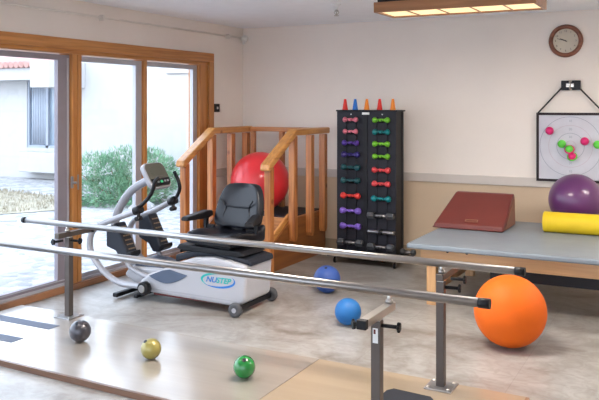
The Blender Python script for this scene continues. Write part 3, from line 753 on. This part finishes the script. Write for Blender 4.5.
# swinging arms
def arm(y, path, hpath, cp, r=.024):
    a = obj('swing_arm', MB().tube([(x, y, z) for x, z in path], r, 14, smooth_path=8, flat=1.2), 'arm_grey', t)
    h = obj('handle', MB().tube([(x, y + dy, z) for x, dy, z in hpath], .0155, 12, smooth_path=6), 'black', a)
    obj('coupler', MB().tube([(cp[0] - .035, y, cp[1] - .012), (cp[0] + .03, y, cp[1] + .012)], .034, 14).tube([(cp[0] + .01, y - .01, cp[1] - .07), (cp[0] + .01, y - .01, cp[1] - .02)], .014, 10).tube([(cp[0] + .01, y - .04, cp[1] - .065), (cp[0] + .01, y + .02, cp[1] - .065)], .018, 10), 'black', a)
NL = [(.80, .12), (.70, .125), (.56, .125), (.44, .16), (.32, .24), (.235, .34), (.215, .43), (.245, .52), (.34, .585), (.50, .645), (.70, .715)]
arm(-2.735, NL, [(.70, 0, .715), (.74, 0, .755), (.82, 0, .825), (.868, 0, .90), (.885, 0, .955), (.90, .03, .985)], (.72, .725))
FL = [(x + .02, z + .01) for x, z in NL[:-2]] + [(.50, .645), (.70, .745)]
arm(-2.265, FL, [(.70, 0, .745), (.745, 0, .785), (.775, 0, .85), (.765, 0, .91), (.735, 0, .965), (.735, -.02, .99)], (.705, .745))
# mast and console
obj('mast', MB().tube([(.60, -2.49, .22), (.42, -2.49, .27), (.30, -2.49, .38), (.265, -2.49, .50), (.29, -2.49, .63), (.36, -2.49, .75), (.46, -2.49, .85), (.60, -2.49, .925), (.70, -2.49, .965)], .034, 16, smooth_path=6, flat=1.1), 'arm_grey', t)
cn_n = V((.86, 0, .51)).normalized(); cn_d = V((.51, 0, -.86)).normalized()   # facing and downward directions of the console
c0 = V((.72, -2.49, .985))
mt = Matrix(((0, cn_d.x, cn_n.x, c0.x), (1, 0, 0, c0.y), (0, cn_d.z, cn_n.z, c0.z), (0, 0, 0, 1)))
def rr2(hw, hh, r, seg=5, top=0):
    out = []
    for (sx, sy, a0) in ((1, 1, 0), (-1, 1, 90), (-1, -1, 180), (1, -1, 270)):
        for k in range(seg + 1):
            a = math.radians(a0 + 90 * k / seg); out.append((sx * (hw - r) + r * math.cos(a), sy * (hh - r) + r * math.sin(a)))
    return out
cb = MB().prism(rr2(.132, .115, .055), 'z', -.045, 0, .008, 2, mt)
cs = obj('console_housing', cb, 'arm_grey', t)
obj('console_face', MB().prism(rr2(.121, .104, .048), 'z', .0005, .004, 0, 2, mt), 'console', cs)
obj('keypad', MB().prism([(-.115, .036), (.115, .036), (.11, .076), (.08, .099), (-.08, .099), (-.11, .076)], 'z', .0045, .009, 0, 2, mt), 'black', cs)
obj('display', MB().prism(rr2(.078, .042, .028), 'z', .0045, .0065, 0, 2, mt @ Matrix.Translation((0, -.03, 0))), 'dark_grey' if False else mat('lcd_grey', (.085, .085, .065), .3), cs)
obj('key', MB().prism(rr2(.014, .010, .006), 'z', .009, .013, 0, 2, mt @ Matrix.Translation((.0, .066, 0))), 'green_led', cs)
for kx in (-.08, -.045, .045, .08): obj('key', MB().prism(rr2(.011, .008, .004), 'z', .009, .012, 0, 2, mt @ Matrix.Translation((kx, .064, 0))), 'arm_grey', cs)
# pedals
def pedal(y0, y1, top, bot, cowl):
    a, b = V((top[0], 0, top[1])), V((bot[0], 0, bot[1])); d = (b - a).normalized(); n = V((-d.z, 0, d.x))
    if n.x < 0: n = -n
    th_ = .055
    poly = [(top[0] - .02, top[1] - .008), (top[0], top[1]), (bot[0], bot[1]), (bot[0] - .02, bot[1] - .04), (bot[0] - .09, bot[1] - .045), (bot[0] - .135, bot[1] + .02), (top[0] - .10, top[1] - .20), (top[0] - .10, top[1] - .05)]
    p = obj('foot_pedal', MB().prism(poly, 'y', y0, y1, .014, 2), 'dark_grey', t)
    tr = MB()
    L_ = (b - a).length
    for k in range(6):
        c = a + d * (L_ * (.16 + .135 * k)) + n * .001
        for q in range(3):
            yy = y0 + (y1 - y0) * (.22 + .22 * q)
            m_ = Matrix(((d.x, 0, n.x, c.x), (0, 1, 0, yy), (d.z, 0, n.z, c.z), (0, 0, 0, 1)))
            tr.box((-.005, 0, 0), (.005, .022, .003), 0, 2, m_)
    obj('tread_strip', tr, 'tread', p)
    hc = MB().prism([(bot[0] - .01, bot[1] + .02), (bot[0] + .025, bot[1] + .03), (bot[0] + .03, bot[1]), (bot[0], bot[1] - .03), (bot[0] - .04, bot[1] - .03)], 'y', y0, y1, .008)
    obj('heel_rest', hc, 'black', p)
    obj('pedal_link', MB().tube([(bot[0] - .10, (y0 + y1) / 2, bot[1] - .02), (bot[0] - .02, (y0 + y1) / 2, bot[1] - .12), (.80, (y0 + y1) / 2, .16)], .02, 12, smooth_path=4), 'arm_grey', t)
pedal(-2.70, -2.575, (.455, .600), (.59, .35), 0)
pedal(-2.42, -2.295, (.56, .640), (.70, .375), 0)
# seat
SP = V((1.375, -2.47, 0)); fw = V((-.10, -.995, 0)); sw = V((.995, -.10, 0))
ms = Matrix(((sw.x, -fw.x, 0, SP.x), (sw.y, -fw.y, 0, SP.y), (0, 0, 1, 0), (0, 0, 0, 1)))   # local x right, y backwards, z up
obj('seat_rail', MB().prism([(1.03, .44), (1.06, .475), (1.62, .46), (1.66, .43), (1.60, .415), (1.08, .425)], 'y', -2.66, -2.34, .010, 2), 'black', t)
obj('seat_swivel', MB().box((-.16, -.16, .455), (.16, .16, .485), .01, 2, ms).lathe([(.09, .40), (.09, .49)], (SP.x, SP.y, 0), 'z', 24), 'black', t)
cu = MB().prism([(-.205, .485), (-.245, .51), (-.215, .555), (-.10, .562), (.06, .545), (.17, .565), (.20, .60), (.215, .56), (.20, .485)], 'x', -.235, .235, .022, 3, ms)
def loc(mb, f):
    inv = ms.inverted()
    for v in mb.bm.verts:
        q = f(inv @ v.co); v.co = ms @ q
def sd(q):
    if q.z > .52: q.z += .028 * (abs(q.x) / .235) ** 2
    if q.y < -.1: q.x *= .94
    return q
bmesh.ops.subdivide_edges(cu.bm, edges=[e for e in cu.bm.edges if abs((e.verts[0].co - e.verts[1].co).dot(sw)) > .2], cuts=6, use_grid_fill=True)
loc(cu, sd)
sc_ = obj('seat_cushion', cu, 'leather', t)
for p in sc_.data.polygons: p.use_smooth = True
bk = MB()
secs = [(.575, .20, .14, .10), (.62, .222, .155, .105), (.70, .222, .175, .10), (.78, .212, .20, .095), (.85, .192, .22, .09), (.905, .158, .235, .08), (.925, .12, .245, .06)]
rings = []
for z, hw, yc, th_ in secs:
    ring_ = []
    for k in range(28):
        a = 2 * PI * k / 28; ca, sa = math.cos(a), math.sin(a)
        x = hw * math.copysign(abs(ca) ** .45, ca); y = yc + th_ / 2 * math.copysign(abs(sa) ** .7, sa)
        if sa < 0: y += -.028 * (abs(x) / hw) ** 2 + .02 * (1 - (x / hw) ** 2)
        ring_.append(bk.bm.verts.new(ms @ V((x, y, z))))
    rings.append(ring_)
for a, b2 in zip(rings, rings[1:]):
    for k in range(28):
        bk.bm.faces.new((a[k], a[(k + 1) % 28], b2[(k + 1) % 28], b2[k]))
bk.bm.faces.new(rings[0][::-1]); bk.bm.faces.new(rings[-1])
br_ = obj('backrest', bk, 'leather', t, subsurf=1)
seam = MB()
seam.tube([ms @ V(p) for p in ((-.165, .125, .80), (-.13, .135, .765), (-.10, .142, .745), (.10, .142, .745), (.13, .135, .765), (.165, .125, .80))], .006, 8, smooth_path=4)
seam.tube([ms @ V(p) for p in ((-.12, .118, .60), (-.13, .125, .68), (-.11, .142, .745))], .005, 8)
seam.tube([ms @ V(p) for p in ((.12, .118, .60), (.13, .125, .68), (.11, .142, .745))], .005, 8)
obj('seam', seam, 'leather', br_)
obj('back_bracket', MB().box((-.06, .14, .47), (.06, .17, .66), .006, 2, ms), 'black', t)
for s in (-1, 1):
    mp_ = ms @ Matrix.Translation((s * .27, 0, 0)) @ Matrix.Rotation(-s * (.12 if s < 0 else -.45), 4, 'Z')
    ap = obj('armrest', MB().prism([(-.22, .655), (-.21, .685), (.08, .705), (.14, .70), (.15, .655), (.08, .64)], 'x', -.036, .036, .012, 3, mp_), 'black', t)
    obj('arm_support', MB().box((-.014, .07, .56), (.014, .11, .65), .004, 2, mp_).box((min(-s * .08, 0), .08, .56), (max(-s * .08, 0), .11, .59), .004, 2, mp_), 'black', ap)
# oval logo on the near side
lc = V((1.45, Y0 - .002, .238))
def crescent(a0, a1, w, hw, hh, m, oy=0):
    mb = MB(); n = 18; out, inn = [], []
    for k in range(n + 1):
        u = k / n; a = math.radians(a0 + (a1 - a0) * u); tt = w * math.sin(PI * u)
        out.append((lc.x + hw * math.cos(a), lc.z + oy + hh * math.sin(a))); inn.append((lc.x + (hw - tt * 1.4) * math.cos(a), lc.z + oy + (hh - tt) * math.sin(a)))
    for i in range(n):
        q = [out[i], out[i + 1], inn[i + 1], inn[i]]
        mb._add([(x, lc.y, z) for x, z in q], [(0, 1, 2, 3)]); mb._add([(x, lc.y + .003, z) for x, z in q], [(3, 2, 1, 0)])
    return obj('logo_swoosh', mb, m, t)
crescent(60, 235, .016, .155, .055, 'tealogo')
crescent(215, 400, .016, .155, .058, 'bluelogo')
text('logo_lettering', 'NU', .058, 'bluelogo', (1.388, lc.y, lc.z), (PI / 2, 0, 0), t, shear=.3, sx=1.1, off=.001)
text('logo_lettering', 'STEP', .058, 'tealogo', (1.497, lc.y, lc.z), (PI / 2, 0, 0), t, shear=.3, sx=1.05, off=.0015)

# ------------------------------------------------------------------ outdoors
GZ = -.15
struct('ground', MB().box((-40, -25, GZ - .3), (-.16, 40, GZ)), 'gravel')
struct('ground_rear', MB().box((-.16, -30, GZ - .3), (25, RY - .1, GZ)), 'gravel')
struct('trim_13', MB().box((-.45, -6.2, GZ), (-.16, -.2, -.03)), 'kerb')
# lawn
lw = MB(); ring_ = []
n = 40
for k in range(n):
    a = 2 * PI * k / n
    ring_.append(V((-7.45 + 2.9 * math.cos(a) * (1 + .08 * math.sin(3 * a)), 1.55 + 1.75 * math.sin(a) * (1 + .1 * math.cos(2 * a)), GZ + .01)))
c = lw.bm.verts.new((-7.45, 1.55, GZ + .05)); vs = [lw.bm.verts.new(p) for p in ring_]
mid = [lw.bm.verts.new(V((-7.45, 1.55, GZ + .04)).lerp(p, .75) + V((0, 0, .02))) for p in ring_]
for k in range(n):
    lw.bm.faces.new((mid[k], mid[(k + 1) % n], c)); lw.bm.faces.new((vs[k], vs[(k + 1) % n], mid[(k + 1) % n], mid[k]))
for k in range(3500):
    a = random.random() * 2 * PI; rr = sqrt(random.random()) * .93
    x, y = -7.45 + 2.9 * rr * math.cos(a), 1.55 + 1.75 * rr * math.sin(a)
    h = random.uniform(.03, .07); b_ = random.random() * PI; dx, dy = math.cos(b_) * .012, math.sin(b_) * .012
    lw._add([(x - dx, y - dy, GZ + .02), (x + dx, y + dy, GZ + .02), (x + random.uniform(-.02, .02), y + random.uniform(-.02, .02), GZ + .03 + h)], [(0, 1, 2)])
tag(obj('lawn', lw, 'lawn'), 'rounded patch of short yellowish grass on the gravel outside', 'grass', kind='stuff')
o = obj('edging_strip', MB().bar((-5.5, -.75, GZ + .015), (-4.2, .5, GZ + .015), .07, .03, .004), 'kerb'); tag(o, 'narrow grey edging strip crossing the gravel beside the lawn, behind the far bar', 'edging', 'edging strips in the gravel')
# rocks
def rock(x, y, s, lab):
    m_ = MB(); g = bmesh.ops.create_icosphere(m_.bm, subdivisions=2, radius=1)
    for v in m_.bm.verts:
        k = 1 + .25 * noise.noise(v.co * 1.7 + V((x, y, 0))); v.co = V((x + v.co.x * s * k, y + v.co.y * s * .8 * k, GZ + s * .35 + v.co.z * s * .55 * k))
    tag(obj('rock', m_, 'gravel'), lab, 'rock', 'rocks outside the doors')
rock(-3.1, 2.0, .22, 'pale rock in the gravel outside the right pane, nearer the shrub')
rock(-2.6, 1.5, .16, 'small pale rock on gravel outside the right pane')
# shrubs
def shrub(name, blobs, n, m, lab, leaf=.05):
    cx0 = sum(b[0] for b in blobs) / len(blobs); cy0 = sum(b[1] for b in blobs) / len(blobs)
    t = thing(name, lab, 'shrub', (cx0, cy0, GZ))
    mb = MB()
    for (x, y, z, rx, ry, rz) in blobs:
        for k in range(n):
            d = V((random.gauss(0, 1), random.gauss(0, 1), random.gauss(0, 1))).normalized()
            rr = random.uniform(.72, 1.08) ** .8
            p = V((x + d.x * rx * rr, y + d.y * ry * rr, z + d.z * rz * rr))
            if p.z < GZ + .01: continue
            dd = (d + V((random.uniform(-.6, .6), random.uniform(-.6, .6), random.uniform(-.1, .9)))).normalized() * leaf * random.uniform(.8, 2.2)
            s_ = dd.cross(V((random.random(), random.random(), random.random()))).normalized() * leaf * .28
            mb._add([p - s_, p + s_, p + dd], [(0, 1, 2)])
    obj('foliage', mb, m, t)
    st = MB()
    for k in range(7):
        a = 2 * PI * k / 7; x, y, z, rx, ry, rz = blobs[k % len(blobs)]
        st.tube([(cx0, cy0, GZ), ((cx0 + x) / 2 + .05 * math.cos(a), (cy0 + y) / 2, (GZ + z) / 2), (x + rx * .5 * math.cos(a), y + ry * .5 * math.sin(a), z + rz * .3)], lambda u: .025 * (1 - .7 * u), 6)
    obj('stem', st, 'stem', t)
shrub('juniper_shrub', [(-4.75, 2.75, .20, .55, .6, .50), (-4.2, 2.9, .26, .6, .6, .55), (-3.85, 3.05, .28, .5, .55, .50), (-4.3, 2.6, .05, .9, .55, .28)], 3600, 'leaf', 'wide dark green juniper shrub on the gravel outside the middle pane', .045)
shrub('pale_shrub', [(-2.35, 3.25, .25, .42, .4, .45), (-1.8, 3.3, .30, .4, .4, .50)], 1300, 'leaf_pale', 'pale green shrub outside the right pane behind the stepper console', .045)
# neighbouring house
t = thing('neighbour_house', 'white stucco house with pinkish roof tiles across the gravel', 'house', (-10, 6, GZ))
HY = 5.4
obj('wall', MB().box((-19, HY, GZ), (-9.30, HY + 4, 2.6)).box((-9.30, HY, 1.0 + 1.2), (-6.8, HY + 4, 2.6)).box((-9.30, HY, GZ), (-6.8, HY + 4, .56)), 'stucco', t)
wf = MB().box((-9.30, HY + .02, .56), (-9.24, HY + .12, 2.2)).box((-8.72, HY + .02, .56), (-8.64, HY + .12, 2.2)).box((-7.3, HY + .02, .56), (-7.2, HY + .12, 2.2)).box((-9.24, HY + .02, .56), (-7.3, HY + .12, .62)).box((-9.24, HY + .02, 2.14), (-7.3, HY + .12, 2.2))
w = obj('window', wf, 'out_frame', t)
obj('pane', MB().box((-9.24, HY + .08, .62), (-7.2, HY + .10, 2.14)), 'out_glass', w)
cu_ = MB()
for k in range(9): cu_.tube([(-9.15 + k * .055, HY + .05, .64), (-9.15 + k * .055, HY + .05, 2.12)], .02, 8)
obj('curtain', cu_, 'curtain', w)
obj('window_box', MB().box((-9.20, HY - .35, .02), (-7.2, HY, .48), .02), 'stucco', t)
obj('fascia', MB().box((-19, HY - .45, 2.13), (-6.8, HY - .3, 2.40)), 'stucco', t)
obj('soffit', MB().box((-19, HY - .3, 2.13), (-6.8, HY, 2.17)), 'stucco', t)
rf = MB()
for k in range(38):
    x = -19 + .16 * k + 6.1
    rf.tube([(x, HY - .55, 2.47), (x, HY + 1.4, 2.86)], .075, 10)
rf.prism([(HY - .45, 2.40), (HY + 2.5, 3.0), (HY + 2.5, 2.9), (HY - .3, 2.38)], 'x', -19, -6.8)
obj('roof', rf, 'tile', t)
# the nearer wing, with beam end
t = thing('white_wing', 'plain bright white house wing behind the shrub with a square beam end', 'house', (-5, 4.6, GZ))
obj('wall', MB().box((-6.55, 4.3, GZ), (2.2, 8.5, 3.0)), 'stucco', t)
obj('beam', MB().box((-6.95, 3.3, 1.90), (-6.45, 4.3, 2.42), .01), 'stucco', t)
# arched porch
t = thing('arched_porch', 'cream arched porch pillar seen through the right pane', 'porch', (-2.4, 2.1, GZ))
# inner reveal of the arch: opening to the left of the pillar, springing up to a lintel
pts = [(-3.05, 2.10), (-3.05, 1.97), (-2.80, 1.96)] + [(-2.80 + .52 * math.sin(a), 1.46 + .50 * math.cos(a)) for a in [PI / 2 * k / 12 for k in range(0, 13)]] + [(-2.28, GZ), (-1.75, GZ), (-1.75, 2.10)]
pts = [(-3.0, 2.04), (-2.82, 1.98)] + [(-2.80 + .55 * math.sin(a), 1.30 + .66 * math.cos(a)) for a in [PI / 2 * k / 12 for k in range(0, 13)]] + [(-2.25, GZ), (-1.95, GZ), (-1.95, 2.04)]
obj('pillar', MB().prism(pts, 'y', 2.0, 2.35, .01), 'stucco_warm', t)
obj('lintel', MB().box((-2.62, 1.95, 2.04), (-1.9, 2.4, 2.12), .01), 'stucco', t)

# ------------------------------------------------------------------ light
w = bpy.data.worlds.new('World'); scene.world = w; w.use_nodes = True
nt = w.node_tree; bg = nt.nodes['Background']
bg.inputs[0].default_value = (.80, .90, 1.0, 1); bg.inputs[1].default_value = 3.1
tc = nt.nodes.new('ShaderNodeTexCoord'); sp = nt.nodes.new('ShaderNodeSeparateXYZ'); rp = nt.nodes.new('ShaderNodeValToRGB')
nt.links.new(tc.outputs['Generated'], sp.inputs[0]); nt.links.new(sp.outputs[2], rp.inputs['Fac'])
rp.color_ramp.elements[0].color = (.83, .89, 1.0, 1); rp.color_ramp.elements[1].color = (.66, .80, 1.0, 1)
nt.links.new(rp.outputs['Color'], bg.inputs[0])
def light(name, kind, loc_, rot, **k):
    l = bpy.data.lights.new(name, kind); o = bpy.data.objects.new(name, l); COL.objects.link(o)
    o.location = loc_; o.rotation_euler = rot
    for a, v in k.items(): setattr(l, a, v)
    return o
s = light('sun', 'SUN', (0, -10, 10), (0, 0, 0), energy=.3, angle=.3, color=(1, .97, .93))
s.rotation_euler = V((-.35, .75, -.6)).to_track_quat('-Z', 'Y').to_euler()

# ------------------------------------------------------------------ camera
cam = bpy.data.cameras.new('camera'); co = bpy.data.objects.new('camera', cam); COL.objects.link(co)
co.location = (4.6322, -7.4851, 1.557); co.rotation_euler = (PI / 2, 0, math.radians(27.5))
cam.sensor_width = 36; cam.lens = 36 * 760 / 599; cam.shift_x = 0; cam.shift_y = -(200 - 105) / 599
cam.clip_start = .05; cam.clip_end = 200
scene.camera = co
scene.view_settings.view_transform = 'Standard'; scene.view_settings.look = 'None'; scene.view_settings.gamma = 1
scene.view_settings.exposure = .82; scene.view_settings.use_curve_mapping = False
scene.cycles.use_denoising = True
scene.cycles.max_bounces = 8; scene.cycles.transparent_max_bounces = 12; scene.cycles.sample_clamp_indirect = 6
